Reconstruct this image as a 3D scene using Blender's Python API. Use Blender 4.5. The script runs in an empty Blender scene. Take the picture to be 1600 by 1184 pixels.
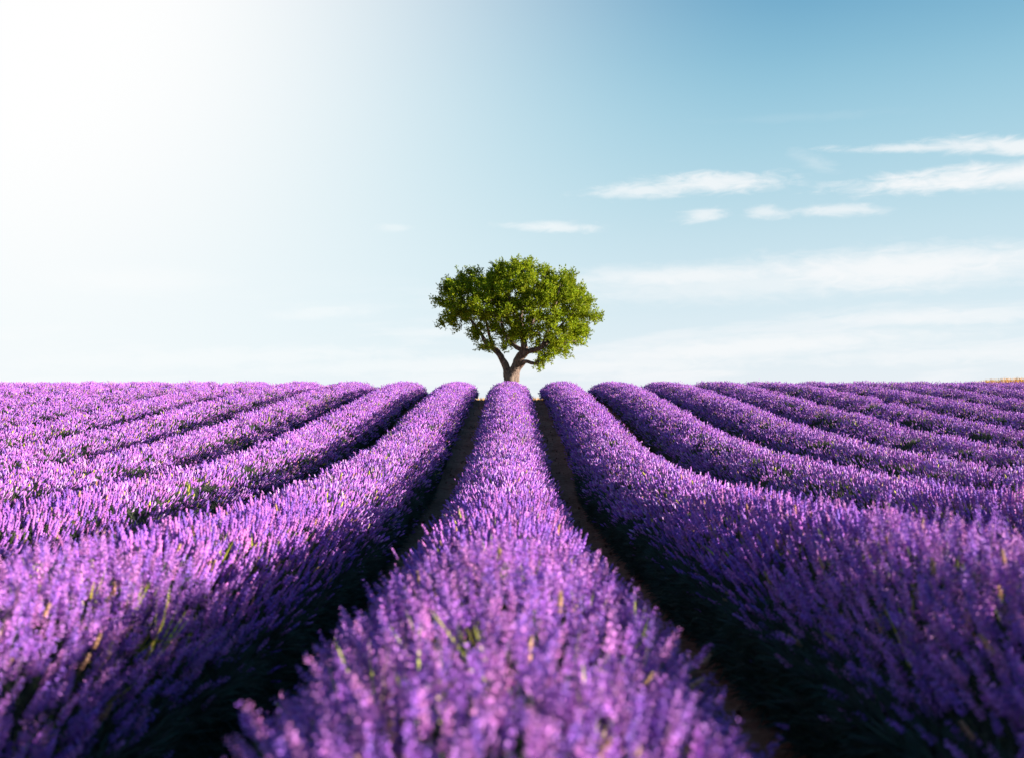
import bpy, math, random
import numpy as np
from mathutils import Vector, Matrix, noise as mnoise

R = np.random.RandomState(7)
random.seed(7)
SC = bpy.context.scene
COL = SC.collection
rad = math.radians

# ------------------------------------------------------------------ camera
EYE = 1.30                       # eye height above the near ground (z = 0)
F = 1556.0                       # focal length in pixels of the 1600 px wide photograph (35 mm lens)
CX, HY = 797.0, 630.0            # where the rows' direction and the true horizon fall in the photograph
cam_d = bpy.data.cameras.new('camera')
cam = bpy.data.objects.new('camera', cam_d)
COL.objects.link(cam)
SC.camera = cam
cam_d.sensor_width = 36.0
cam_d.lens = 35.0
cam_d.clip_end = 20000.0
cam_d.clip_start = 0.05
cam.location = (0.033, 0.0, EYE)
cam.rotation_euler = (rad(90.0) + math.atan((HY - 592.0) / F), 0.0, math.atan((800.0 - CX) / F) * -1.0)
cam_d.dof.use_dof = True
cam_d.dof.focus_distance = 16.0
cam_d.dof.aperture_fstop = 2.3
cam_d.dof.aperture_blades = 9

# ------------------------------------------------------------------ sun and sky
SUN_DIR = Vector((0.95, -0.17, 0.152)).normalized()       # towards the sun: low, from the right and behind
sun_d = bpy.data.lights.new('sun', 'SUN')
sun = bpy.data.objects.new('sun', sun_d)
COL.objects.link(sun)
sun_d.energy = 5.0
sun_d.angle = rad(0.5)
sun_d.color = (1.0, 0.90, 0.78)
sun.rotation_euler = SUN_DIR.to_track_quat('Z', 'Y').to_euler()
sun.location = (20, -10, 20)

SKY_STRENGTH = 0.08
EXPOSURE = 1.78

world = bpy.data.worlds.new('World')
SC.world = world
world.use_nodes = True
WT = world.node_tree
WT.nodes.clear()


class NB:
    """small helper that adds nodes to a tree"""
    def __init__(self, tree):
        self.t = tree

    def n(self, typ, **kw):
        nd = self.t.nodes.new(typ)
        for k, v in kw.items():
            setattr(nd, k, v)
        return nd

    def l(self, a, b):
        self.t.links.new(a, b)

    def put(self, sock, v):
        if isinstance(v, bpy.types.NodeSocket):
            self.l(v, sock)
        elif v is not None:
            sock.default_value = v

    def m(self, op, a, b=None, c=None, clamp=False):
        nd = self.n('ShaderNodeMath', operation=op)
        nd.use_clamp = clamp
        for s, v in zip(nd.inputs, (a, b, c)):
            self.put(s, v)
        return nd.outputs[0]

    def mix(self, f, a, b, blend='MIX'):
        nd = self.n('ShaderNodeMix', data_type='RGBA', blend_type=blend)
        self.put(nd.inputs[0], f)
        self.put(nd.inputs[6], a)
        self.put(nd.inputs[7], b)
        return nd.outputs[2]

    def ramp(self, v, a, b, lo=0.0, hi=1.0, smooth=True):
        nd = self.n('ShaderNodeMapRange')
        nd.interpolation_type = 'SMOOTHSTEP' if smooth else 'LINEAR'
        self.put(nd.inputs[0], v)
        for i, x in enumerate((a, b, lo, hi)):
            nd.inputs[i + 1].default_value = x
        return nd.outputs[0]

    def noise(self, vec, scale, detail=4.0, rough=0.55, dist=0.0):
        nd = self.n('ShaderNodeTexNoise')
        if vec is not None:
            self.l(vec, nd.inputs['Vector'])
        nd.inputs['Scale'].default_value = scale
        nd.inputs['Detail'].default_value = detail
        nd.inputs['Roughness'].default_value = rough
        nd.inputs['Distortion'].default_value = dist
        return nd.outputs[0]


def azel(px, py):
    a = math.atan((px - CX) / F)
    return a, math.atan((HY - py) / F * math.cos(a))


def build_sky():
    b = NB(WT)
    out = b.n('ShaderNodeOutputWorld')
    bg = b.n('ShaderNodeBackground')
    bg.inputs['Strength'].default_value = SKY_STRENGTH
    b.l(bg.outputs[0], out.inputs[0])
    sky = b.n('ShaderNodeTexSky')
    sky.sky_type = 'NISHITA'
    sky.sun_disc = False
    sky.sun_elevation = math.asin(SUN_DIR.z)
    sky.sun_rotation = math.atan2(SUN_DIR.x, SUN_DIR.y)
    sky.air_density = 1.0
    sky.dust_density = 0.6
    sky.ozone_density = 2.0
    tc = b.n('ShaderNodeTexCoord')
    sep = b.n('ShaderNodeSeparateXYZ')
    b.l(tc.outputs['Generated'], sep.inputs[0])
    x, y, z = sep.outputs
    az = b.m('ARCTAN2', x, y)
    el = b.m('ARCSINE', z)
    k = 1.0 / SKY_STRENGTH / 2 ** EXPOSURE
    W = lambda r, g, bl: (r * k, g * k, bl * k, 1.0)
    # clear air: the physical sky, evened towards the pale teal of the photograph
    cr = b.n('ShaderNodeValToRGB')
    cr.color_ramp.interpolation = 'B_SPLINE'
    stops = [(0.0, (.84, .90, .98)), (4.0, (.75, .86, .94)), (9.5, (.55, .745, .83)), (14.0, (.41, .665, .78)), (19.0, (.245, .53, .69)), (25.0, (.07, .27, .50)), (60.0, (.03, .16, .36))]
    els = cr.color_ramp.elements
    while len(els) < len(stops):
        els.new(0.5)
    for e_, (deg, c_) in zip(els, stops):
        e_.position = deg / 60.0
        e_.color = (*c_, 1)
    b.put(cr.inputs[0], b.m('DIVIDE', el, rad(60.0), clamp=True))
    air = b.n('ShaderNodeVectorMath', operation='SCALE')
    b.l(cr.outputs[0], air.inputs[0])
    air.inputs['Scale'].default_value = k
    col = b.mix(0.92, sky.outputs[0], air.outputs[0])
    # broad white glare high on the left
    ga, ge = azel(-150, -100)
    gd = Vector((math.sin(ga) * math.cos(ge), math.cos(ga) * math.cos(ge), math.sin(ge)))
    dot = b.n('ShaderNodeVectorMath', operation='DOT_PRODUCT')
    b.l(tc.outputs['Generated'], dot.inputs[0])
    dot.inputs[1].default_value = gd
    ang = b.m('ARCCOSINE', dot.outputs['Value'])
    # streaked coordinates for cloud noise
    cmb = b.n('ShaderNodeCombineXYZ')
    b.put(cmb.inputs[0], b.m('MULTIPLY', az, 5.0))
    b.put(cmb.inputs[1], b.m('MULTIPLY', b.m('SUBTRACT', el, b.m('MULTIPLY', az, 0.05)), 42.0))
    cmb.inputs[2].default_value = 3.1
    streak = b.noise(cmb.outputs[0], 1.0, 5.0, 0.6, 0.35)
    cm2 = b.n('ShaderNodeCombineXYZ')
    b.put(cm2.inputs[0], b.m('MULTIPLY', az, 34.0))
    b.put(cm2.inputs[1], b.m('MULTIPLY', el, 110.0))
    fine = b.noise(cm2.outputs[0], 1.0, 6.0, 0.62, 0.6)
    rag = b.m('ADD', b.m('MULTIPLY', b.m('SUBTRACT', fine, 0.5), 1.9), b.m('MULTIPLY', b.m('SUBTRACT', streak, 0.5), 0.5))
    # long thin stratus near the horizon
    low = b.m('MULTIPLY', b.ramp(streak, 0.47, 0.66), b.ramp(el, 0.015, 0.15, 0.75, 0.0))
    col = b.mix(low, col, W(0.93, 0.95, 0.97))
    # separate small clouds: centre, half size (photo pixels), strength, tilt
    clouds = [
        (1010, 296, 92, 15, 0.85, 0.05), (1120, 285, 120, 17, 0.95, 0.03), (990, 304, 60, 8, 0.6, 0.0),
        (1100, 335, 42, 11, 0.8, 0.10), (1200, 331, 40, 11, 0.7, 0.0), (1310, 328, 82, 11, 0.75, 0.02),
        (866, 354, 72, 9, 0.85, -0.03), (615, 355, 34, 7, 0.45, 0.0),
        (1500, 279, 170, 19, .95, 0.10), (1640, 268, 190, 20, .95, 0.08),
        (1470, 228, 160, 7, 0.8, 0.04), (1600, 226, 130, 14, .95, 0.0),
        (1270, 180, 150, 8, 0.06, 0.06), (1275, 250, 40, 14, 0.25, -0.3),
        (1080, 432, 230, 21, 0.8, 0.02), (1400, 420, 300, 36, 0.9, 0.06), (1180, 440, 420, 32, 0.55, 0.05),
        (1500, 494, 240, 14, 0.65, 0.04), (1150, 545, 360, 20, 0.8, 0.07), (1480, 556, 240, 15, 0.6, 0.03),
        (500, 489, 80, 12, 0.6, 0.03), (210, 438, 130, 22, 0.5, 0.0), (330, 560, 340, 18, 0.8, 0.03),
        (640, 572, 320, 17, 0.8, 0.03), (700, 520, 90, 9, 0.4, 0.0), (950, 570, 300, 18, 0.7, 0.03),
    ]
    dens = None
    for (px, py, hw, hh, st, tilt) in clouds:
        a0, e0 = azel(px, py)
        tilt = tilt - (HY - py) / F * math.sin(a0)
        da = b.m('SUBTRACT', az, a0)
        de = b.m('SUBTRACT', b.m('SUBTRACT', el, e0), b.m('MULTIPLY', da, tilt))
        u = b.m('MULTIPLY', da, F / hw)
        v = b.m('MULTIPLY', de, F / hh)
        d2 = b.m('ADD', b.m('MULTIPLY', u, u), b.m('MULTIPLY', v, v))
        q = b.m('ADD', b.m('SQRT', d2), b.m('MULTIPLY', rag, 0.55 if hh > 19 else 1.0))
        g = b.ramp(q, 1.26, 0.12, 0.0, st * (.85 if hh < 19 else .95))
        dens = g if dens is None else b.m('MAXIMUM', dens, g)
    col = b.mix(dens, col, W(0.96, 0.97, 0.98))
    glow = b.ramp(ang, rad(45.0), rad(8.5), 0.0, 1.0)
    col = b.mix(glow, col, b.mix(glow, W(0.80, 0.95, 0.98), W(1.0, 1.0, 1.0)))
    # below the horizon: dull earth
    col = b.mix(b.ramp(el, -0.004, -0.02), col, W(0.10, 0.08, 0.07))
    b.l(col, bg.inputs['Color'])


build_sky()
world.cycles.sampling_method = 'MANUAL'
world.cycles.sample_map_resolution = 512

vs = SC.view_settings
vs.view_transform = 'Standard'
vs.look = 'None'
vs.gamma = 1.0
vs.use_curve_mapping = False
vs.exposure = EXPOSURE
SC.render.film_transparent = False
SC.cycles.max_bounces = 6
SC.cycles.transparent_max_bounces = 4
SC.cycles.sample_clamp_indirect = 5.0

# ------------------------------------------------------------------ helpers


def tag(o, label=None, cat=None, group=None, kind=None):
    if label: o['label'] = label
    if cat: o['category'] = cat
    if group: o['group'] = group
    if kind: o['kind'] = kind
    return o


def mesh_obj(name, verts, faces, mats, parent=None, smooth=False, loc=None):
    me = bpy.data.meshes.new(name)
    me.from_pydata([tuple(v) for v in verts], [], faces)
    for m_ in mats:
        me.materials.append(m_)
    if smooth:
        me.polygons.foreach_set('use_smooth', [True] * len(me.polygons))
    o = bpy.data.objects.new(name, me)
    COL.objects.link(o)
    if parent:
        o.parent = parent
        if loc is None:
            o.location = -Vector(parent.location)
    if loc is not None:
        o.location = loc
    return o


def empty(name, loc):
    o = bpy.data.objects.new(name, None)
    COL.objects.link(o)
    o.location = loc
    o.empty_display_size = 0.2
    return o


def smooth01(t):
    t = np.clip(t, 0, 1)
    return t * t * (3 - 2 * t)


def wob(seed, t, octaves=3, base=1.0):
    """cheap smooth 1-D noise, vectorised, about -1..1"""
    rs = np.random.RandomState(seed & 0xffff)
    r = np.zeros_like(t, dtype=float)
    a = 1.0
    for o in range(octaves):
        for _ in range(2):
            r += a * 0.5 * np.sin(t * base * (2 ** o) * rs.uniform(0.7, 1.3) + rs.uniform(0, 6.28))
        a *= 0.55
    return r / 1.4


def wob2(seed, x, y, base=1.0):
    rs = np.random.RandomState(seed & 0xffff)
    r = np.zeros_like(x, dtype=float)
    for o in range(7):
        th = rs.uniform(0, 6.28)
        f = base * rs.uniform(0.6, 2.2)
        r += np.sin((x * math.cos(th) + y * math.sin(th)) * f + rs.uniform(0, 6.28))
    return r / 3.5


# ------------------------------------------------------------------ the lie of the land
_ty = np.array([-30, -6, 0, 2, 3, 4, 6, 8, 10, 12.6, 15, 17, 21, 25, 28, 31, 33, 36, 45, 60, 100, 300, 1000, 9000.])
_tz = np.array([-.5, -.5, -.49, -.49, -.51, -.56, -.64, -.67, -.66, -.60, -.48, -.35, .0, .33, .54, .655, .67, .60, .1, -1.2, -4, -12, -22, -60.])
_dy = np.arange(-30, 80, 0.1)
_dz = np.interp(_dy, _ty, _tz)
_ker = np.exp(-0.5 * (np.arange(-15, 16) / 6.0) ** 2)
_ker /= _ker.sum()
_dz = np.convolve(np.pad(_dz, 15, mode='edge'), _ker, 'valid')


def row_top(Y):
    """height of the top of a row relative to the eye"""
    Y = np.asarray(Y, float)
    return np.where(Y < 78, np.interp(Y, _dy, _dz), np.interp(Y, _ty, _tz))


def row_h(Y):
    return np.interp(Y, [0, 5, 15, 22, 27, 31], [0.80, 0.80, 0.78, 0.70, 0.62, 0.57])


def ground(X, Y):
    X = np.asarray(X, float)
    Y = np.asarray(Y, float)
    z = EYE + row_top(Y) - row_h(Y)
    z = z + 0.10 * np.clip(X / 1.6, -0.3, 1.3) * np.exp(-(np.maximum(Y, 0) / 7.5) ** 2)
    z = z + 1.06 * smooth01((X - 13.5) / 7.0) * np.exp(-((Y - 40.5) / 3.2) ** 2)
    return z


SP = 1.6           # row spacing
Y_END = 33.2


# ------------------------------------------------------------------ materials
def new_mat(name):
    m_ = bpy.data.materials.new(name)
    m_.use_nodes = True
    t = m_.node_tree
    t.nodes.clear()
    b = NB(t)
    out = b.n('ShaderNodeOutputMaterial')
    return m_, b, out


def plant_mat(name, attr=True, color=None, var=0.25, transl=0.25, rough=0.6, hue=0.02, spec=0.25, tint=None):
    m_, b, out = new_mat(name)
    if attr:
        a = b.n('ShaderNodeAttribute', attribute_name='col')
        base = a.outputs['Color']
    else:
        rgb = b.n('ShaderNodeRGB')
        rgb.outputs[0].default_value = (*color, 1)
        base = rgb.outputs[0]
    oi = b.n('ShaderNodeObjectInfo')
    hs = b.n('ShaderNodeHueSaturation')
    b.put(hs.inputs['Hue'], b.ramp(oi.outputs['Random'], 0, 1, 0.5 - hue, 0.5 + hue, False))
    wn = b.n('ShaderNodeTexWhiteNoise', noise_dimensions='1D')
    b.l(oi.outputs['Random'], wn.inputs['W'])
    b.put(hs.inputs['Value'], b.ramp(wn.outputs[0], 0, 1, 1 - var, 1 + var, False))
    b.l(base, hs.inputs['Color'])
    p = b.n('ShaderNodeBsdfPrincipled')
    b.l(hs.outputs[0], p.inputs['Base Color'])
    p.inputs['Roughness'].default_value = rough
    p.inputs['Specular IOR Level'].default_value = spec
    if transl > 0:
        tr = b.n('ShaderNodeBsdfTranslucent')
        b.l(hs.outputs[0], tr.inputs['Color'])
        mx = b.n('ShaderNodeMixShader')
        mx.inputs[0].default_value = transl
        b.l(p.outputs[0], mx.inputs[1])
        b.l(tr.outputs[0], mx.inputs[2])
        b.l(mx.outputs[0], out.inputs[0])
    else:
        b.l(p.outputs[0], out.inputs[0])
    return m_


M_SPIKE = plant_mat('lavender_flower', True, var=0.22, transl=0.08, rough=0.65, hue=0.018)
M_LEAF = plant_mat('lavender_leaf', True, var=0.3, transl=0.12, rough=0.7, hue=0.015, spec=0.15)


def soil_mat():
    m_, b, out = new_mat('soil')
    tc = b.n('ShaderNodeTexCoord')
    o = tc.outputs['Object']
    n1 = b.noise(o, 1.3, 6, 0.6)
    n2 = b.noise(o, 14, 8, 0.7)
    n3 = b.noise(o, 90, 4, 0.6)
    c = b.mix(b.ramp(n1, 0.35, 0.65), (0.17, 0.062, 0.045, 1), (0.26, 0.115, 0.085, 1))
    c = b.mix(b.ramp(n2, 0.4, 0.75), c, (0.32, 0.17, 0.13, 1))
    sep = b.n('ShaderNodeSeparateXYZ')
    b.l(o, sep.inputs[0])
    far = b.ramp(sep.outputs[1], 33.4, 35.0)
    dry = b.mix(b.ramp(n2, 0.35, 0.7), (0.34, 0.22, 0.085, 1), (0.46, 0.31, 0.12, 1))
    c = b.mix(far, c, dry)
    p = b.n('ShaderNodeBsdfPrincipled')
    b.l(c, p.inputs['Base Color'])
    p.inputs['Roughness'].default_value = 0.95
    p.inputs['Specular IOR Level'].default_value = 0.1
    bm_ = b.n('ShaderNodeBump')
    bm_.inputs['Strength'].default_value = 0.9
    bm_.inputs['Distance'].default_value = 0.05
    b.l(b.m('ADD', n2, b.m('MULTIPLY', n3, 0.35)), bm_.inputs['Height'])
    b.l(bm_.outputs[0], p.inputs['Normal'])
    b.l(p.outputs[0], out.inputs[0])
    return m_


def bark_mat():
    m_, b, out = new_mat('bark')
    tc = b.n('ShaderNodeTexCoord')
    mp = b.n('ShaderNodeMapping')
    b.l(tc.outputs['Object'], mp.inputs[0])
    mp.inputs['Scale'].default_value = (1, 1, 0.28)
    n1 = b.noise(mp.outputs[0], 22, 7, 0.65, 0.4)
    n2 = b.noise(tc.outputs['Object'], 3, 4, 0.6)
    c = b.mix(b.ramp(n1, 0.35, 0.62), (0.03, 0.02, 0.018, 1), (0.17, 0.115, 0.09, 1))
    c = b.mix(b.ramp(n2, 0.5, 0.75), c, (0.26, 0.19, 0.15, 1))
    p = b.n('ShaderNodeBsdfPrincipled')
    b.l(c, p.inputs['Base Color'])
    p.inputs['Roughness'].default_value = 0.9
    bm_ = b.n('ShaderNodeBump')
    bm_.inputs['Strength'].default_value = 0.8
    bm_.inputs['Distance'].default_value = 0.03
    b.l(n1, bm_.inputs['Height'])
    b.l(bm_.outputs[0], p.inputs['Normal'])
    b.l(p.outputs[0], out.inputs[0])
    return m_


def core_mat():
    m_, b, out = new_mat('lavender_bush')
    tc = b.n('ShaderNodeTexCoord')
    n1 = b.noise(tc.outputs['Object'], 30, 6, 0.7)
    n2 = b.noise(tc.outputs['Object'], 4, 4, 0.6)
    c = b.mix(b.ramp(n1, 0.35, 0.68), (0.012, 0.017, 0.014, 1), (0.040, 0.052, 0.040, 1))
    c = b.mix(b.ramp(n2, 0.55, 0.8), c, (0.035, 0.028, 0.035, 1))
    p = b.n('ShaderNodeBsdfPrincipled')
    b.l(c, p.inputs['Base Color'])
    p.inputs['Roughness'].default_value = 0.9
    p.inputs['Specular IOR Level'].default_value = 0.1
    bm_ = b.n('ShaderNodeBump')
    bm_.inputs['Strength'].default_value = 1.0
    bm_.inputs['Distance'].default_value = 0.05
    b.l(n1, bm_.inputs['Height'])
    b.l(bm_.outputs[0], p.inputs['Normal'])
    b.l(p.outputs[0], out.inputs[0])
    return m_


M_SOIL = soil_mat()
M_BARK = bark_mat()
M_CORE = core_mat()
M_CROWN = plant_mat('tree_leaf', True, var=0.0, transl=0.42, rough=0.6, hue=0.0, spec=0.12)
M_STRAW = plant_mat('dry_grass', True, var=0.0, transl=0.2, rough=0.7, hue=0.0, spec=0.2)

# ------------------------------------------------------------------ ground sheet
xs = np.concatenate([[-6000, -2000, -700, -250, -110, -60, -40], np.arange(-30, 30.01, 0.2), [40, 60, 110, 250, 700, 2000, 6000]])
ys = np.concatenate([[-6000, -1500, -300, -60, -20, -8], np.arange(-5, 50.01, 0.2), [55, 62, 75, 100, 150, 300, 800, 2500, 8000]])
GX, GY = np.meshgrid(xs, ys)
GZ = ground(GX, GY)
near = (np.abs(GX) < 31) & (GY > -6) & (GY < 51)
fur = 0.5 + 0.5 * np.cos(2 * math.pi * GX / SP)          # 1 under a row, 0 mid furrow
GZ = GZ + np.where(near, 0.05 * fur * (GY < Y_END) + 0.018 * wob2(3, GX, GY, 6.0) + 0.010 * wob2(4, GX, GY, 13.0), 0)
nx, ny = len(xs), len(ys)
gv = np.stack([GX.ravel(), GY.ravel(), GZ.ravel()], 1)
gf = [(j * nx + i, j * nx + i + 1, (j + 1) * nx + i + 1, (j + 1) * nx + i) for j in range(ny - 1) for i in range(nx - 1)]
tag(mesh_obj('ground', gv, gf, [M_SOIL], smooth=True), 'reddish brown bare soil of the lavender field rising to the crest', 'soil', kind='structure')

# ------------------------------------------------------------------ prototype shapes (lists of verts, faces, colours)


class Shape:
    def __init__(self):
        self.v, self.f, self.c = [], [], []

    def tri(self, pts, faces, col):
        o = len(self.v)
        self.v += [tuple(p) for p in pts]
        self.c += [col] * len(pts) if not isinstance(col, list) else col
        self.f += [tuple(i + o for i in f) for f in faces]

    def add(self, other, M=None):
        o = len(self.v)
        self.v += [tuple(M @ Vector(p)) if M else p for p in other.v]
        self.c += other.c
        self.f += [tuple(i + o for i in f) for f in other.f]


def perp(d):
    d = Vector(d).normalized()
    a = d.orthogonal().normalized()
    return d, a, d.cross(a)


def lathe(sh, prof, n, col_of, M=None, cap=True, rough=0.0):
    """rings along z: prof = [(z, r)]"""
    o = len(sh.v)
    for i, (z, r) in enumerate(prof):
        ph = random.random() * 6.28 if rough else 0.0
        for k in range(n):
            a = 2 * math.pi * (k + 0.5 * (i % 2)) / n
            rr = r * (1 + random.uniform(-rough, rough))
            p = Vector((rr * math.cos(a), rr * math.sin(a), z))
            sh.v.append(tuple(M @ p) if M else tuple(p))
            sh.c.append(col_of(i))
    for i in range(len(prof) - 1):
        for k in range(n):
            k2 = (k + 1) % n
            a, b_, c, d = o + i * n + k, o + i * n + k2, o + (i + 1) * n + k2, o + (i + 1) * n + k
            sh.f += [(a, b_, c), (a, c, d)]
    if cap:
        t = len(sh.v)
        z, r = prof[-1]
        p = Vector((0, 0, z + r))
        sh.v.append(tuple(M @ p) if M else tuple(p))
        sh.c.append(col_of(len(prof) - 1))
        b0 = o + (len(prof) - 1) * n
        sh.f += [(b0 + k, b0 + (k + 1) % n, t) for k in range(n)]


def jit(c, a):
    s = 1 + random.uniform(-a, a)
    return (max(0, c[0] * s * (1 + random.uniform(-a, a) * .5)), max(0, c[1] * s * (1 + random.uniform(-a, a) * .4)), max(0, c[2] * s), 1.0)


VIOLETS = [(0.36, 0.115, 0.49), (0.29, 0.10, 0.52), (0.42, 0.14, 0.52), (0.46, 0.15, 0.47), (0.24, 0.08, 0.44), (0.52, 0.28, 0.62)]
STEM = (0.11, 0.13, 0.055)
WEED = (0.36, 0.34, 0.05)
DRY = (0.42, 0.22, 0.13)


def pick_violet():
    r = random.random()
    if r < 0.022: return WEED, True
    if r < 0.06: return DRY, False
    return random.choice(VIOLETS), False


def spike_fine(L=0.075, stem=0.2, seed=0):
    """one flower stalk: stem, then whorls of small buds"""
    random.seed(100 + seed)
    sh = Shape()
    base = VIOLETS[seed % len(VIOLETS)]
    s = Shape()
    lathe(s, [(0, .0016), (stem, .0011)], 3, lambda i: (*STEM, 1.0), cap=False)
    sh.add(s)
    nw = 6
    for w in range(nw):
        t = w / (nw - 1)
        z0 = stem + 0.004 + L * 0.92 * t
        r = 0.0074 * (1 - 0.55 * t) * (0.8 if w == 0 else 1)
        nb = 5 if w < 4 else 4
        for k in range(nb):
            a = 2 * math.pi * (k + 0.5 * (w % 2)) / nb + random.uniform(-.25, .25)
            d = Vector((math.cos(a), math.sin(a), random.uniform(.7, 1.1))).normalized()
            d, u, v = perp(d)
            z = z0 + random.uniform(-.005, .005)
            ln = random.uniform(.010, .016) * (1 - .35 * t)
            wd = r * 0.62
            o = Vector((math.cos(a) * r * .3, math.sin(a) * r * .3, z - .003))
            mid = o + d * ln * .55
            pts = [o, mid + u * wd, mid - u * wd * .6 + v * wd * .8, mid - u * wd * .6 - v * wd * .8, o + d * ln * 1.15]
            c = jit(base, .28)
            tipc = jit((base[0] * 1.3, base[1] * 1.8, base[2] * 1.2), .2)
            sh.tri(pts, [(0, 1, 2), (0, 2, 3), (0, 3, 1), (1, 4, 2), (2, 4, 3), (3, 4, 1)], [c, c, c, c, tipc])
    return sh


def spike_mid(L=0.075, stem=0.2, col=None, n=5):
    sh = Shape()
    base = col
    cols = [jit(base, .22) for _ in range(8)]
    s = Shape()
    lathe(s, [(0, .0018), (stem, .0013)], 3, lambda i: (*STEM, 1.0), cap=False)
    sh.add(s)
    zs = [0, .12, .2, .33, .42, .56, .66, .82]
    rs = [.0025, .0078, .0052, .0088, .0056, .0078, .0045, .0052]
    lathe(sh, [(stem + z * L, r) for z, r in zip(zs, rs)], n, lambda i: cols[i], rough=.3)
    return sh


def spike_far(L, stem, col, M, thick=1.0):
    sh = Shape()
    cols = [jit(col, .2) for _ in range(4)]
    s = [M @ Vector((.0016, 0, 0)), M @ Vector((-.0016, 0, 0)), M @ Vector((0, 0, stem + .01))]
    sh.tri(s, [(0, 1, 2)], (*STEM, 1.0))
    lathe(sh, [(stem, .0035 * thick), (stem + L * .3, .0085 * thick), (stem + L * .72, .0065 * thick)], 4, lambda i: cols[i], M=M, rough=.3)
    return sh


def weed_tuft(seed):
    """yellow-green grass blades growing through the lavender"""
    random.seed(900 + seed)
    sh = Shape()
    for _ in range(7):
        a = random.uniform(0, 6.28)
        lean = random.uniform(.05, .35)
        h = random.uniform(.16, .30)
        w = random.uniform(.003, .006)
        d = Vector((math.cos(a), math.sin(a), 0))
        sd = Vector((-math.sin(a), math.cos(a), 0)) * w
        o = d * random.uniform(0, .03)
        p1 = o + d * lean * h * .4 + Vector((0, 0, h * .6))
        p2 = o + d * lean * h * 1.3 + Vector((0, 0, h))
        c = jit(WEED, .3)
        sh.tri([o - sd, o + sd, p1 + sd * .9, p1 - sd * .9, p2], [(0, 1, 2), (0, 2, 3), (3, 2, 4)], c)
    return sh


def tuft_far(seed, n=14, spread=.085, thick=1.0):
    random.seed(500 + seed)
    sh = Shape()
    for i in range(n):
        a, r = random.uniform(0, 6.28), spread * math.sqrt(random.random())
        off = Vector((r * math.cos(a), r * math.sin(a), random.uniform(-.05, .045)))
        tilt = Vector((off.x * 1.8 + random.uniform(-.22, .22), off.y * 1.8 + random.uniform(-.22, .22), 1)).normalized()
        M = Matrix.Translation((off.x, off.y, off.z * .7)) @ tilt.to_track_quat('Z', 'Y').to_matrix().to_4x4()
        c, _w = pick_violet()
        sh.add(spike_far(random.uniform(.042, .070), random.uniform(.17, .215), c, M, thick))
    return sh


def leaf_tuft(seed, n=16):
    """grey-green narrow leaves and stems of the bush"""
    random.seed(700 + seed)
    sh = Shape()
    for _ in range(n):
        a = random.uniform(0, 6.28)
        el = random.uniform(.15, 1.3)
        d = Vector((math.cos(a) * math.cos(el), math.sin(a) * math.cos(el), math.sin(el)))
        ln = random.uniform(.05, .15)
        w = random.uniform(.0025, .0045)
        d, u, v = perp(d)
        o = d * random.uniform(0, .03)
        c = jit((0.045, 0.062, 0.050), .35)
        sh.tri([o - u * w * .5, o + u * w * .5, o + d * ln * .5 + u * w + v * .004, o + d * ln * .5 - u * w + v * .004, o + d * ln],
               [(0, 1, 2), (0, 2, 3), (3, 2, 4)], c)
    return sh


PROTO = {}
for i in range(5):
    PROTO[i] = spike_fine(L=.056 + .006 * i, stem=.2, seed=i)
random.seed(33)
for i in range(5):
    PROTO[5 + i] = spike_mid(L=.065 + .006 * i, col=VIOLETS[i])
PROTO[10] = spike_mid(L=.06, col=DRY)
PROTO[11] = weed_tuft(0)
PROTO[12] = weed_tuft(1)
for i in range(6):
    PROTO[13 + i] = tuft_far(i, 18, .085, .82)
for i in range(6):
    PROTO[19 + i] = tuft_far(10 + i, 20, .10, .95)
for i in range(3):
    PROTO[25 + i] = leaf_tuft(i)
NK = 28


def clod(seed):
    random.seed(1200 + seed)
    sh = Shape()
    lathe(sh, [(-.4, .5), (.05, 1.0), (.5, .62)], 6, lambda i: (0.16, 0.10, 0.075, 1), rough=.3)
    return sh


PROTO[28] = clod(0)
PROTO[29] = clod(1)
NK = 30


def make_scatter_group():
    g = bpy.data.node_groups.new('scatter', 'GeometryNodeTree')
    g.interface.new_socket('Geometry', in_out='INPUT', socket_type='NodeSocketGeometry')
    g.interface.new_socket('Geometry', in_out='OUTPUT', socket_type='NodeSocketGeometry')
    gi = g.nodes.new('NodeGroupInput')
    go = g.nodes.new('NodeGroupOutput')
    L = g.links.new

    def attr(name, typ):
        nd = g.nodes.new('GeometryNodeInputNamedAttribute')
        nd.data_type = typ
        nd.inputs['Name'].default_value = name
        return nd.outputs['Attribute']

    def eq(sock, val):
        c = g.nodes.new('FunctionNodeCompare')
        c.data_type = 'INT'
        c.operation = 'EQUAL'
        L(sock, c.inputs[2])
        c.inputs[3].default_value = val
        return c.outputs[0]
    pid, idx, rot, scl = attr('pid', 'INT'), attr('idx', 'INT'), attr('rot', 'FLOAT_VECTOR'), attr('scl', 'FLOAT_VECTOR')
    sep = g.nodes.new('GeometryNodeSeparateGeometry')
    L(gi.outputs[0], sep.inputs[0])
    L(eq(pid, -1), sep.inputs[1])
    pts = sep.outputs[0]
    join = g.nodes.new('GeometryNodeJoinGeometry')
    e2r = g.nodes.new('FunctionNodeEulerToRotation')
    L(rot, e2r.inputs[0])
    for k in range(NK):
        s = g.nodes.new('GeometryNodeSeparateGeometry')
        L(sep.outputs[1], s.inputs[0])
        L(eq(pid, k), s.inputs[1])
        ip = g.nodes.new('GeometryNodeInstanceOnPoints')
        L(pts, ip.inputs['Points'])
        L(eq(idx, k), ip.inputs['Selection'])
        L(s.outputs[0], ip.inputs['Instance'])
        L(e2r.outputs[0], ip.inputs['Rotation'])
        L(scl, ip.inputs['Scale'])
        L(ip.outputs[0], join.inputs[0])
    L(join.outputs[0], go.inputs[0])
    return g


SCATTER = make_scatter_group()


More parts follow.
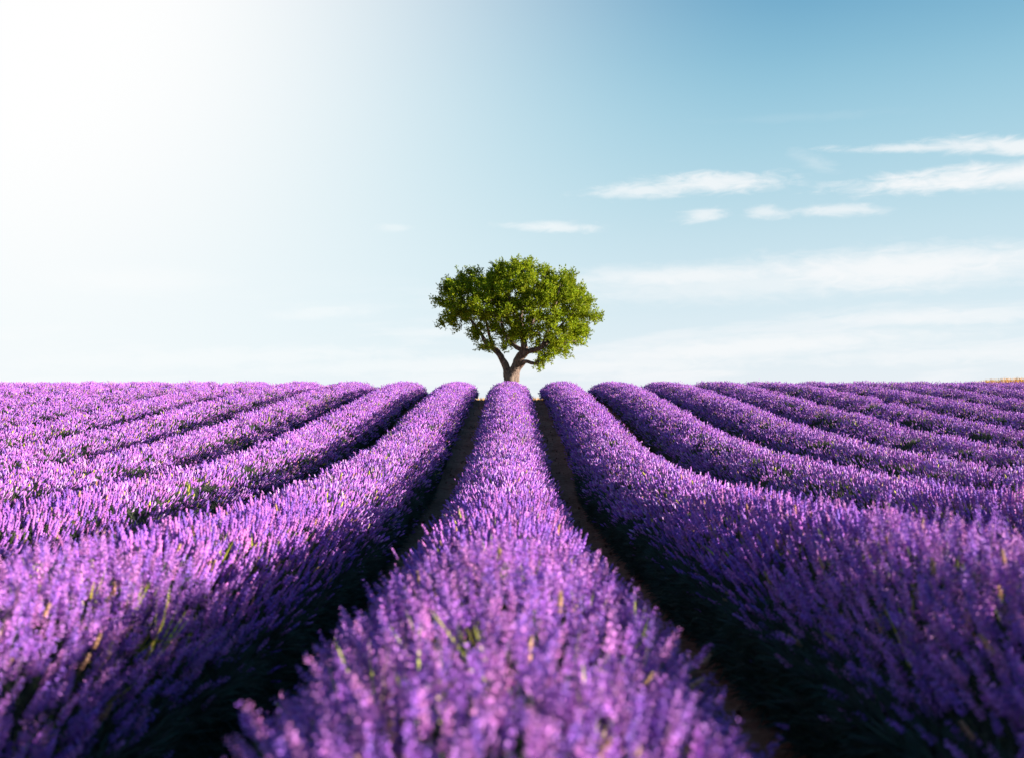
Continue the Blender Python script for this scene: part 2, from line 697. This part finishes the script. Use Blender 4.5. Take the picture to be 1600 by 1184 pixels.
def euler_from_dirs(D, spin):
    """euler angles (XYZ) that take +z to D, with a spin about it first"""
    n = len(D)
    out = np.zeros((n, 3))
    z = D / np.linalg.norm(D, axis=1)[:, None]
    ref = np.where(np.abs(z[:, :1]) < .9, np.array([[1., 0, 0]]), np.array([[0, 1., 0]]))
    x = np.cross(ref, z)
    x /= np.linalg.norm(x, axis=1)[:, None]
    y = np.cross(z, x)
    c, s = np.cos(spin)[:, None], np.sin(spin)[:, None]
    x2 = x * c + y * s
    y2 = -x * s + y * c
    # matrix columns x2, y2, z
    m20, m21, m22 = x2[:, 2], y2[:, 2], z[:, 2]
    m10, m00 = x2[:, 1], x2[:, 0]
    out[:, 1] = np.arcsin(np.clip(-m20, -1, 1))
    out[:, 0] = np.arctan2(m21, m22)
    out[:, 2] = np.arctan2(m10, m00)
    return out


def scatter_obj(name, P, rot, scl, idx, mat, parent=None):
    """points plus the shapes they stand for, in one object; geometry nodes puts a shape on every point"""
    used = sorted(set(int(i) for i in idx))
    V = [np.asarray(P, float)]
    pid = [np.full(len(P), -1)]
    rots, scls, ids = [rot], [np.repeat(scl[:, None], 3, 1) if scl.ndim == 1 else scl], [idx]
    cols = [np.ones((len(P), 4))]
    faces = []
    o = len(P)
    for k in used:
        sh = PROTO[k]
        nv = len(sh.v)
        V.append(np.array(sh.v))
        pid.append(np.full(nv, k))
        rots.append(np.zeros((nv, 3)))
        scls.append(np.ones((nv, 3)))
        ids.append(np.full(nv, -1))
        cols.append(np.array(sh.c))
        faces += [tuple(i + o for i in f) for f in sh.f]
        o += nv
    V = np.concatenate(V)
    me = bpy.data.meshes.new(name)
    me.from_pydata(V.tolist(), [], faces)
    me.materials.append(mat)
    me.attributes.new('pid', 'INT', 'POINT').data.foreach_set('value', np.concatenate(pid).astype(np.int32))
    me.attributes.new('idx', 'INT', 'POINT').data.foreach_set('value', np.concatenate(ids).astype(np.int32))
    me.attributes.new('rot', 'FLOAT_VECTOR', 'POINT').data.foreach_set('vector', np.concatenate(rots).astype(np.float32).ravel())
    me.attributes.new('scl', 'FLOAT_VECTOR', 'POINT').data.foreach_set('vector', np.concatenate(scls).astype(np.float32).ravel())
    me.attributes.new('col', 'FLOAT_COLOR', 'POINT').data.foreach_set('color', np.concatenate(cols).astype(np.float32).ravel())
    ob = bpy.data.objects.new(name, me)
    COL.objects.link(ob)
    if parent:
        ob.parent = parent
        ob.location = -Vector(parent.location)
    md = ob.modifiers.new('scatter', 'NODES')
    md.node_group = SCATTER
    return ob


def shape_mesh(name, sh, mat):
    me = bpy.data.meshes.new(name)
    me.from_pydata(sh.v, [], sh.f)
    me.materials.append(mat)
    me.attributes.new('col', 'FLOAT_COLOR', 'POINT').data.foreach_set('color', np.array(sh.c, np.float32).ravel())
    return me


SPIKE_MESH = [shape_mesh('flower_spike', PROTO[i], M_SPIKE) for i in range(5)]

# ------------------------------------------------------------------ lavender rows


def row_x(n, Y):
    return SP * n + 0.05 * wob(40 + n, Y, 2, .35)


def profile(n, Y, th):
    """tip surface of row n at Y, angle th from the top (radians): offset x, height above ground, outward normal (x, z)"""
    H = row_h(Y)
    hw = np.interp(Y, [2.5, 8, 20, 30], [0.615, 0.572, 0.56, 0.575]) * (0.90 if n < -2 else 0.95 if n < -1 else 1.0)
    bump = 1 + 0.032 * wob(200 + n, Y, 3, 3.2) + 0.022 * wob2(300 + n, Y * 3.0, th * 2.0, 1.6)
    zc = H * 0.40
    s, c = np.sin(th), np.cos(th)
    up = H - zc
    x = hw * s * bump
    x = np.where(c >= 0, x, hw * np.sign(s) * bump)
    z = np.where(c >= 0, zc + up * np.abs(c) ** (1.45 if n < -1 else 1.3) * bump, zc + c * zc * 2.6)
    nxv, nzv = s / hw, c / up
    l = np.sqrt(nxv ** 2 + nzv ** 2)
    return x, z, nxv / l, nzv / l


def visible_from(n):
    """first Y worth building for row n: where it comes within sight, with a margin for a step aside"""
    return max(-1.6, (abs(SP * n) - 3.4) / 0.56)


def in_photo(P):
    """photo pixel of world points"""
    rel = P - np.array([0.033, 0, EYE])
    u = CX + F * rel[:, 0] / np.maximum(rel[:, 1], .05)
    v = HY - F * rel[:, 2] / np.maximum(rel[:, 1], .05)
    return u, v


DENS = 800.0
ORD = ['first', 'second', 'third', 'fourth', 'fifth', 'sixth', 'seventh', 'eighth', 'ninth', 'tenth', 'eleventh', 'twelfth']


def build_row(n):
    rs = np.random.RandomState(1000 + n)
    y0 = visible_from(n)
    gx = SP * n
    root = empty('lavender_row', (gx, max(y0, 0.0), float(ground(gx, max(y0, 0.0)))))
    if n == 0:
        lab = 'middle lavender row running straight up the hill to the foot of the tree'
    else:
        side = 'left' if n < 0 else 'right'
        k = abs(n)
        lab = f'{ORD[k - 1]} purple lavender row to the {side} of the middle row that leads to the tree'
    tag(root, lab, 'lavender row', 'lavender rows running up the hill')
    # --- body of the bushes: a lumpy ridge inside the flowers
    yy = np.concatenate([np.arange(y0, Y_END - .3, .14 if abs(n) < 4 else .25), [Y_END - .25, Y_END - .12, Y_END]])
    th = np.linspace(-1.95, 1.95, 15)
    YY, TH = np.meshgrid(yy, th, indexing='ij')
    x, z, ax, az_ = profile(n, YY, TH)
    inset = 0.15 + 0.03 * wob2(77 + n, YY * 2.5, TH * 2.0, 2.4) + rs.uniform(-.02, .02, YY.shape)
    x = x - ax * inset * np.interp(np.abs(TH), [.7, 1.3, 1.6], [1, .5, .15])
    z = np.maximum(z - az_ * inset, -0.03)
    endf = np.clip((Y_END - YY) / .35, 0, 1) ** .5
    endf = np.maximum(endf, .05)
    x, z = x * endf, z * endf
    XX = x + row_x(n, YY)
    ZZ = z + ground(row_x(n, YY), YY)
    V = np.stack([XX.ravel(), YY.ravel(), ZZ.ravel()], 1)
    m = len(th)
    faces = [(i * m + j, i * m + j + 1, (i + 1) * m + j + 1, (i + 1) * m + j) for i in range(len(yy) - 1) for j in range(m - 1)]
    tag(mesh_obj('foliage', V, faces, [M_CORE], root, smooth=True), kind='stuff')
    # --- flower stalks: where each one stands
    arc = 1.6

    def tips(ya, yb, dens, thmax=1.9):
        cnt = int(dens * arc * max(0, yb - ya))
        Y = rs.uniform(ya, yb, cnt)
        t = rs.uniform(-thmax, thmax, cnt)
        keep = rs.rand(cnt) < np.interp(np.abs(t), [0, .75, 1.2, 1.4, 1.6, 1.9], [1, 1, .52, .26, .08, .0] if ya < 7 else [1, 1, .95, .5, .14, .0])
        patch = 0.5 + 0.5 * wob2(500 + n, Y * 2.2, t * 1.5, 2.5)
        keep &= rs.rand(cnt) < np.clip((0.86 if ya < 7 else 0.97) + patch * .4, 0, 1)
        Y, t = Y[keep], t[keep]
        x, z, ax, az_ = profile(n, Y, t)
        e = np.maximum(np.clip((Y_END - Y) / .35, 0, 1) ** .5, .05)
        T = np.stack([x * e + row_x(n, Y), Y, z * e + ground(row_x(n, Y), Y)], 1)
        D = np.stack([ax * .72, np.clip((Y - Y_END + .4) / .4, 0, 1), az_ * .6 + .42], 1)
        D += rs.normal(0, .13, D.shape)
        D += np.stack([0.12 * wob2(611 + n, Y * 3, t * 2, 3.0), 0.12 * wob2(612 + n, Y * 3, t * 2, 3.0), np.zeros_like(Y)], 1)
        D /= np.linalg.norm(D, axis=1)[:, None]
        T = T + D * rs.normal(0.0, np.interp(Y, [4, 10], [.042, .018]))[:, None]
        return T, D

    y_single = 7.5
    PP, RR, SS, II = [], [], [], []
    if y0 < y_single:
        T, D = tips(y0, y_single, DENS * 1.25)
        thin = rs.rand(len(T)) < np.interp(T[:, 1], [3.5, 7.0], [1.0, .82])
        T, D = T[thin], D[thin]
        s = rs.uniform(.82, 1.22, len(T))
        base = T - D * (0.272 * s)[:, None]
        rot = euler_from_dirs(D, rs.uniform(0, 6.28, len(T)))
        idx = np.where(T[:, 1] < 4.2, rs.randint(0, 5, len(T)), rs.randint(5, 10, len(T)))
        idx[rs.rand(len(T)) < .025] = 10
        wd = 0.5 + 0.5 * wob2(800 + n, T[:, 0] * 4, T[:, 1] * 4, 1.3)
        weed = (rs.rand(len(T)) < np.where(wd > .86, .05, .005) + (.012 if n == 0 else 0) * (T[:, 1] < 4)) & (D[:, 2] > .72)
        idx[weed] = rs.randint(11, 13, weed.sum())
        # the 300 that show largest become parts of their own on the three nearest rows
        if abs(n) <= 1:
            u, v = in_photo(T)
            dist = np.linalg.norm(T - np.array([0.033, 0, EYE]), axis=1)
            okm = (u > 2) & (u < 1598) & (v < 1182) & (T[:, 1] > .3) & (idx < 10)
            order = np.argsort(np.where(okm, dist, 1e9))[:300]
            order = order[okm[order]]
            for q in order:
                o = bpy.data.objects.new('flower_spike', SPIKE_MESH[int(idx[q]) % 5])
                o.parent = root
                o.location = Vector(base[q]) - Vector(root.location)
                o.rotation_euler = rot[q]
                o.scale = (s[q],) * 3
                COL.objects.link(o)
            rest = np.ones(len(T), bool)
            rest[order] = False
        else:
            rest = np.ones(len(T), bool)
        PP.append(base[rest]); RR.append(rot[rest]); SS.append(s[rest]); II.append(idx[rest])
    for (ya, yb, first, per, dens) in ((y_single, 16.0, 13, 14, DENS), (16.0, Y_END, 19, 16, DENS * .85)):
        ya = max(ya, y0)
        if yb <= ya: continue
        T, D = tips(ya, yb, dens / per * 1.05)
        s = rs.uniform(.85, 1.15, len(T))
        base = T - D * (0.245 * s)[:, None]
        PP.append(base)
        RR.append(euler_from_dirs(D, rs.uniform(0, 6.28, len(T))))
        SS.append(s)
        idx = rs.randint(first, first + 6, len(T))
        wd = 0.5 + 0.5 * wob2(800 + n, T[:, 0] * 4, T[:, 1] * 3, 1.3)
        II.append(idx)
        # a few grass tufts growing through, beside the flowers
        weed = (rs.rand(len(T)) < np.where(wd > .87, .12, .006)) & (D[:, 2] > .72)
        nw = int(weed.sum())
        if nw:
            PP.append(base[weed] + rs.normal(0, .03, (nw, 3)))
            RR.append(RR[-1][weed])
            SS.append(rs.uniform(.8, 1.05, nw))
            II.append(rs.randint(11, 13, nw))
    ob = scatter_obj('flower_spikes', np.concatenate(PP), np.concatenate(RR), np.concatenate(SS), np.concatenate(II), M_SPIKE, root)
    tag(ob, kind='stuff')
    # --- leaves and stems low on the sides
    cnt = int(420 * arc * (min(Y_END, 14 if abs(n) < 4 else 20) - y0))
    if cnt > 0:
        Y = rs.uniform(y0, min(Y_END, 14 if abs(n) < 4 else 20), cnt)
        t = rs.uniform(1.2, 1.95, cnt) * rs.choice([-1, 1], cnt)
        x, z, ax, az_ = profile(n, Y, t)
        P = np.stack([x - ax * np.interp(np.abs(t), [1.1, 1.5], [.12, .05]) + row_x(n, Y), Y, np.maximum(z - az_ * .13, 0.02) + ground(row_x(n, Y), Y)], 1)
        D = np.stack([ax, np.zeros_like(Y), az_ * .6 + .45], 1) + rs.normal(0, .2, (cnt, 3))
        ob = scatter_obj('leaves', P, euler_from_dirs(D, rs.uniform(0, 6.28, cnt)), rs.uniform(.5, 1.0, cnt), rs.randint(25, 28, cnt), M_LEAF, root)
        tag(ob, kind='stuff')
    return root


for n in range(-11, 12):
    build_row(n)

# ------------------------------------------------------------------ clods in the furrows
rs = np.random.RandomState(5)
cn = 9000
k_ = rs.randint(-3, 3, cn)
cy = 1.0 + 31 * rs.rand(cn) ** 1.4
cx_ = (k_ + .5) * SP + rs.normal(0, .22, cn)
cs = .005 + .018 * rs.rand(cn) ** 4
ob = scatter_obj('soil_clods', np.stack([cx_, cy, ground(cx_, cy) + .01], 1), rs.uniform(-3, 3, (cn, 3)), cs, rs.randint(28, 30, cn), M_SOIL)
tag(ob, 'small clods and stones lying in the bare furrows', 'soil clods', kind='stuff')

# ------------------------------------------------------------------ the tree
TY = 36.0
TS = TY / F


def tp(zx, zy, dy=0.0):
    """tree sketch point (pixels of an enlargement of the photograph's crown) to metres"""
    px, py = 640 + zx / 4.934, 380 + zy / 4.934
    return Vector(((px - CX) * TS + .033, TY + dy, EYE + (HY - py) * TS))


ZR = TS / 4.934
tree_base = Vector((tp(788, 1060).x, TY, float(ground(tp(788, 1060).x, TY)) - .03))
tree = empty('broadleaf_tree', tree_base)
tag(tree, 'lone green tree with a short forked trunk standing on the crest behind the middle row', 'tree')


def tube(sh, pts, rads, n=10, knob=.10, seed=0):
    """a bent tapering limb through the points"""
    P, Q = [], []
    for i in range(len(pts) - 1):
        p0 = pts[max(i - 1, 0)]; p1 = pts[i]; p2 = pts[i + 1]; p3 = pts[min(i + 2, len(pts) - 1)]
        st = 4
        for k in range(st):
            t = k / st
            P.append(0.5 * ((2 * p1) + (p2 - p0) * t + (2 * p0 - 5 * p1 + 4 * p2 - p3) * t * t + (3 * p1 - p0 - 3 * p2 + p3) * t ** 3))
            Q.append(rads[i] + (rads[i + 1] - rads[i]) * t)
    P.append(pts[-1]); Q.append(rads[-1])
    o = len(sh.v)
    u = None
    for i, p in enumerate(P):
        d = (P[min(i + 1, len(P) - 1)] - P[max(i - 1, 0)]).normalized()
        if u is None:
            u = d.orthogonal().normalized()
        u = (u - d * u.dot(d)).normalized()
        w = d.cross(u)
        for k in range(n):
            a = 2 * math.pi * k / n
            q = p + (u * math.cos(a) + w * math.sin(a)) * Q[i]
            e = mnoise.noise(q * 4.0 + Vector((seed, 0, 0))) * 1.0 + .5 * mnoise.noise(q * 11.0)
            q = p + (u * math.cos(a) + w * math.sin(a)) * Q[i] * (1 + knob * 2.0 * e)
            sh.v.append(tuple(q))
            sh.c.append((1, 1, 1, 1))
    for i in range(len(P) - 1):
        for k in range(n):
            k2 = (k + 1) % n
            sh.f.append((o + i * n + k, o + i * n + k2, o + (i + 1) * n + k2, o + (i + 1) * n + k))
    sh.f.append(tuple(o + (len(P) - 1) * n + k for k in range(n)))


NODES = []       # skeleton points that later twigs can spring from


def limb(name, spec, n=12, seed=0):
    pts = [tp(a, b_, d) for a, b_, d, r in spec]
    rr = [r * ZR for a, b_, d, r in spec]
    sh = Shape()
    tube(sh, pts, rr, n, .14, seed)
    for i in range(1, len(pts)):
        for t in (.33, .66, 1.0):
            NODES.append((pts[i - 1].lerp(pts[i], t), rr[i]))
    return mesh_obj(name, sh.v, sh.f, [M_BARK], tree, smooth=True)


ts = Shape()
b0 = tree_base
tube(ts, [b0 + Vector((0, 0, -.1)), b0 + Vector((-.02, 0, .25)), tp(786, 1075), tp(790, 1010), tp(800, 960)],
     [.52, .40, 58 * ZR, 53 * ZR, 38 * ZR], 16, .17, 3)
mesh_obj('trunk', ts.v, ts.f, [M_BARK], tree, smooth=True)
limb('limb', [(765, 1060, 0, 40), (748, 975, .05, 31), (722, 905, .1, 25), (690, 852, .12, 23), (640, 806, .2, 21), (590, 770, .3, 17), (545, 690, .4, 14), (480, 600, .5, 10), (400, 510, .55, 6), (300, 440, .6, 3)], seed=1)
limb('limb', [(800, 1060, 0, 44), (812, 970, -.05, 42), (842, 895, -.1, 37), (884, 838, -.15, 33), (882, 770, -.2, 24), (868, 690, -.25, 19), (858, 590, -.3, 15), (872, 450, -.3, 10), (850, 300, -.3, 5), (820, 190, -.3, 3)], seed=2)
limb('limb', [(878, 850, -.1, 27), (935, 832, -.3, 20), (1010, 812, -.5, 15), (1080, 745, -.6, 12), (1150, 660, -.7, 9), (1240, 560, -.8, 6), (1340, 470, -.9, 3)], seed=4)
limb('limb', [(842, 965, -.05, 22), (888, 915, -.2, 16), (935, 925, -.3, 13), (975, 925, -.4, 11), (1020, 880, -.5, 8), (1090, 830, -.6, 5), (1180, 790, -.7, 3)], seed=5)
limb('limb', [(868, 830, -.1, 22), (815, 792, .2, 17), (760, 735, .5, 13), (715, 640, .8, 10), (690, 500, 1.0, 7), (640, 340, 1.1, 4)], seed=6)
limb('limb', [(640, 806, .2, 16), (615, 715, .0, 12), (592, 610, -.3, 9), (540, 470, -.6, 6), (470, 330, -.8, 3)], seed=7)
limb('limb', [(876, 760, -.2, 17), (930, 650, .2, 13), (990, 520, .6, 10), (1040, 380, .9, 6), (1080, 250, 1.0, 3)], seed=8)
limb('limb', [(868, 690, -.2, 13), (800, 560, -.8, 9), (760, 420, -1.1, 6), (730, 280, -1.2, 3)], seed=9)
limb('limb', [(1010, 812, -.5, 9), (1080, 620, -1.2, 7), (1120, 480, -1.4, 5), (1150, 340, -1.4, 3)], seed=10)

OUT = np.array([(140, 415), (190, 440), (245, 395), (250, 315), (310, 285), (350, 240), (430, 225), (480, 200), (545, 215), (620, 225), (640, 175),
                (700, 150), (775, 125), (800, 105), (860, 135), (950, 125), (1000, 150), (1085, 180), (1110, 235), (1150, 205), (1190, 190),
                (1240, 230), (1262, 300), (1310, 335), (1370, 350), (1385, 430), (1400, 490), (1450, 520), (1462, 600), (1400, 640),
                (1365, 690), (1335, 770), (1260, 780), (1240, 850), (1190, 880), (1120, 860), (1080, 925), (1010, 985), (965, 955), (985, 860),
                (930, 800), (860, 770), (790, 790), (740, 820), (745, 875), (700, 925), (650, 920), (670, 860), (600, 850), (545, 850), (480, 750), (380, 705), (300, 660),
                (185, 660), (240, 610), (160, 555), (250, 520), (180, 480)], float)


def inside(pts, poly):
    c = np.zeros(len(pts), bool)
    x, y = pts[:, 0], pts[:, 1]
    j = len(poly) - 1
    for i in range(len(poly)):
        xi, yi = poly[i]; xj, yj = poly[j]
        c ^= ((yi > y) != (yj > y)) & (x < (xj - xi) * (y - yi) / (yj - yi + 1e-9) + xi)
        j = i
    return c


def edge_dist(pts, poly):
    d = np.full(len(pts), 1e9)
    for i in range(len(poly)):
        a, b_ = poly[i], poly[(i + 1) % len(poly)]
        ab = b_ - a
        t = np.clip(((pts - a) @ ab) / (ab @ ab), 0, 1)
        d = np.minimum(d, np.linalg.norm(pts - (a + t[:, None] * ab), axis=1))
    return d


rs = np.random.RandomState(21)
cand = np.stack([rs.uniform(130, 1470, 9000), rs.uniform(100, 990, 9000)], 1)
OUT = OUT.mean(0) + (OUT - OUT.mean(0)) * np.array([1.025, .95]) + np.array([4, 12])
cand = cand[inside(cand, OUT)]
dd = edge_dist(cand, OUT)
RM = 330.0
dep = np.sqrt(np.maximum(0, 1 - (1 - np.minimum(dd / RM, 1)) ** 2)) * 430.0
sgn = np.where(rs.rand(len(cand)) < .5, -1, 1)
uu = rs.rand(len(cand)) ** .45
cz = sgn * uu * dep * ZR
# thin the clumps out so that they keep a distance from one another
pts3 = np.array([tuple(tp(a, b_, c)) for (a, b_), c in zip(cand, cz)])
chosen = []
for i in range(len(pts3)):
    if dd[i] < 14: continue
    if cand[i][0] < 720 and cand[i][1] > 590 and rs.rand() < .5: continue
    if mnoise.noise(Vector(pts3[i]) * 1.5) < (-.07 if cand[i][1] > 640 else -.19 if cand[i][1] > 430 else -.6): continue
    lim = .20 if dd[i] < 90 else .30
    if all(np.linalg.norm(pts3[i] - pts3[j]) > lim for j in chosen):
        chosen.append(i)
    if len(chosen) >= 430: break
clumps = pts3[chosen]
cl_edge = dd[chosen]

# twigs: each clump hangs on the nearest point of what has grown so far
npos = [np.array(p) for p, r in NODES]
nparent = [-1] * len(npos)
order = np.argsort([min(np.linalg.norm(c - p) for p in npos) for c in clumps])
segs = []
for ci in order:
    c = clumps[ci]
    arr = np.array(npos)
    dv = np.linalg.norm(arr - c, axis=1) + .25 * np.maximum(0, arr[:, 2] - c[2])
    b_ = int(np.argmin(dv))
    p0 = npos[b_]
    mid1 = p0 + (c - p0) * .4 + rs.normal(0, .04, 3) + np.array([0, 0, .02])
    mid2 = p0 + (c - p0) * .75 + rs.normal(0, .04, 3)
    segs.append([p0, mid1, mid2, c])
    npos += [mid1, mid2, c]
tw = Shape()
for s in segs:
    ln = np.linalg.norm(s[0] - s[3])
    r0 = min(.032, .008 + .016 * ln)
    pts = [Vector(p) for p in s]
    rr = [r0, r0 * .8, r0 * .6, r0 * .35]
    o = len(tw.v)
    n5 = 4
    for i, p in enumerate(pts):
        d, u, w = perp(pts[min(i + 1, 3)] - pts[max(i - 1, 0)])
        for k in range(n5):
            a = 2 * math.pi * k / n5
            tw.v.append(tuple(p + (u * math.cos(a) + w * math.sin(a)) * rr[i]))
    for i in range(3):
        for k in range(n5):
            k2 = (k + 1) % n5
            tw.f.append((o + i * n5 + k, o + i * n5 + k2, o + (i + 1) * n5 + k2, o + (i + 1) * n5 + k))
tag(mesh_obj('twigs', tw.v, tw.f, [M_BARK], tree, smooth=True), kind='stuff')

# leaves on sprigs around every clump
LV, LF, LC = [], [], []
cen = clumps.mean(0)
for ci, c in enumerate(clumps):
    outw = c - cen
    outw /= np.linalg.norm(outw) + 1e-6
    rim = cl_edge[ci] < 60
    nsp = 10 if rim else 18
    tone = rs.uniform(.65, 1.3)
    for s in range(nsp):
        d = outw * .55 + np.array([0, 0, .55]) + rs.normal(0, .55, 3)
        d /= np.linalg.norm(d)
        ln = rs.uniform(.16, .34) * (0.85 if rim else 1.0)
        st = c + rs.normal(0, .07, 3)
        nl = rs.randint(11, 17)
        for k in range(nl):
            t = (k + rs.rand()) / nl
            p = st + d * ln * t + rs.normal(0, .018, 3)
            ld = d * .5 + rs.normal(0, .6, 3)
            ld /= np.linalg.norm(ld)
            sd = np.cross(ld, rs.normal(0, 1, 3))
            sd /= np.linalg.norm(sd) + 1e-6
            nn = np.cross(ld, sd)
            L = rs.uniform(.06, .105)
            w = L * .26
            o = len(LV)
            LV += [p, p + ld * L * .45 + sd * w + nn * w * .4, p + ld * L, p + ld * L * .45 - sd * w + nn * w * .4]
            LF += [(o, o + 1, o + 2), (o, o + 2, o + 3)]
            g = tone * rs.uniform(.75, 1.25)
            y_ = rs.uniform(.85, 1.25)
            col = (0.20 * g * y_, 0.265 * g, 0.008 * g, 1.0)
            LC += [col] * 4
me = bpy.data.meshes.new('crown')
me.from_pydata([tuple(v) for v in LV], [], LF)
me.materials.append(M_CROWN)
me.attributes.new('col', 'FLOAT_COLOR', 'POINT').data.foreach_set('color', np.array(LC, np.float32).ravel())
crown = bpy.data.objects.new('crown', me)
COL.objects.link(crown)
crown.parent = tree
crown.location = -tree_base
tag(crown, kind='stuff')


# ------------------------------------------------------------------ dry grass beyond the crest
def blades(name, X, Y, hmin, hmax, label):
    V, Fc, C = [], [], []
    Z = ground(X, Y)
    for x, y, z in zip(X, Y, Z):
        h = random.uniform(hmin, hmax)
        a = random.uniform(0, 6.28)
        w = .006 + .006 * random.random()
        dx, dy_ = math.cos(a) * w, math.sin(a) * w
        lx, ly = random.gauss(0, .18) * h, random.gauss(0, .18) * h
        o = len(V)
        V += [(x - dx, y - dy_, z - .01), (x + dx, y + dy_, z - .01), (x + lx * .5 + dx * .6, y + ly * .5 + dy_ * .6, z + h * .6),
              (x + lx * .5 - dx * .6, y + ly * .5 - dy_ * .6, z + h * .6), (x + lx, y + ly, z + h)]
        Fc += [(o, o + 1, o + 2), (o, o + 2, o + 3), (o + 3, o + 2, o + 4)]
        C += [jit((0.56, 0.29, 0.06), .25)] * 5
    me = bpy.data.meshes.new(name)
    me.from_pydata(V, [], Fc)
    me.materials.append(M_STRAW)
    me.attributes.new('col', 'FLOAT_COLOR', 'POINT').data.foreach_set('color', np.array(C, np.float32).ravel())
    o = bpy.data.objects.new(name, me)
    COL.objects.link(o)
    tag(o, label, 'dry grass', kind='stuff')
    return o


rs = np.random.RandomState(9)
nb = 26000
bx = rs.uniform(15.5, 30, nb)
by = rs.uniform(36.5, 44.5, nb)
blades('wheat_stubble', bx, by, .10, .24, 'strip of golden stubble on the skyline at the far right')
nb = 16000
blades('dry_grass', rs.uniform(-16, 15, nb), rs.uniform(33.6, 36.5, nb), .06, .17, 'thin tan grass at the upper ends of the furrows by the tree')
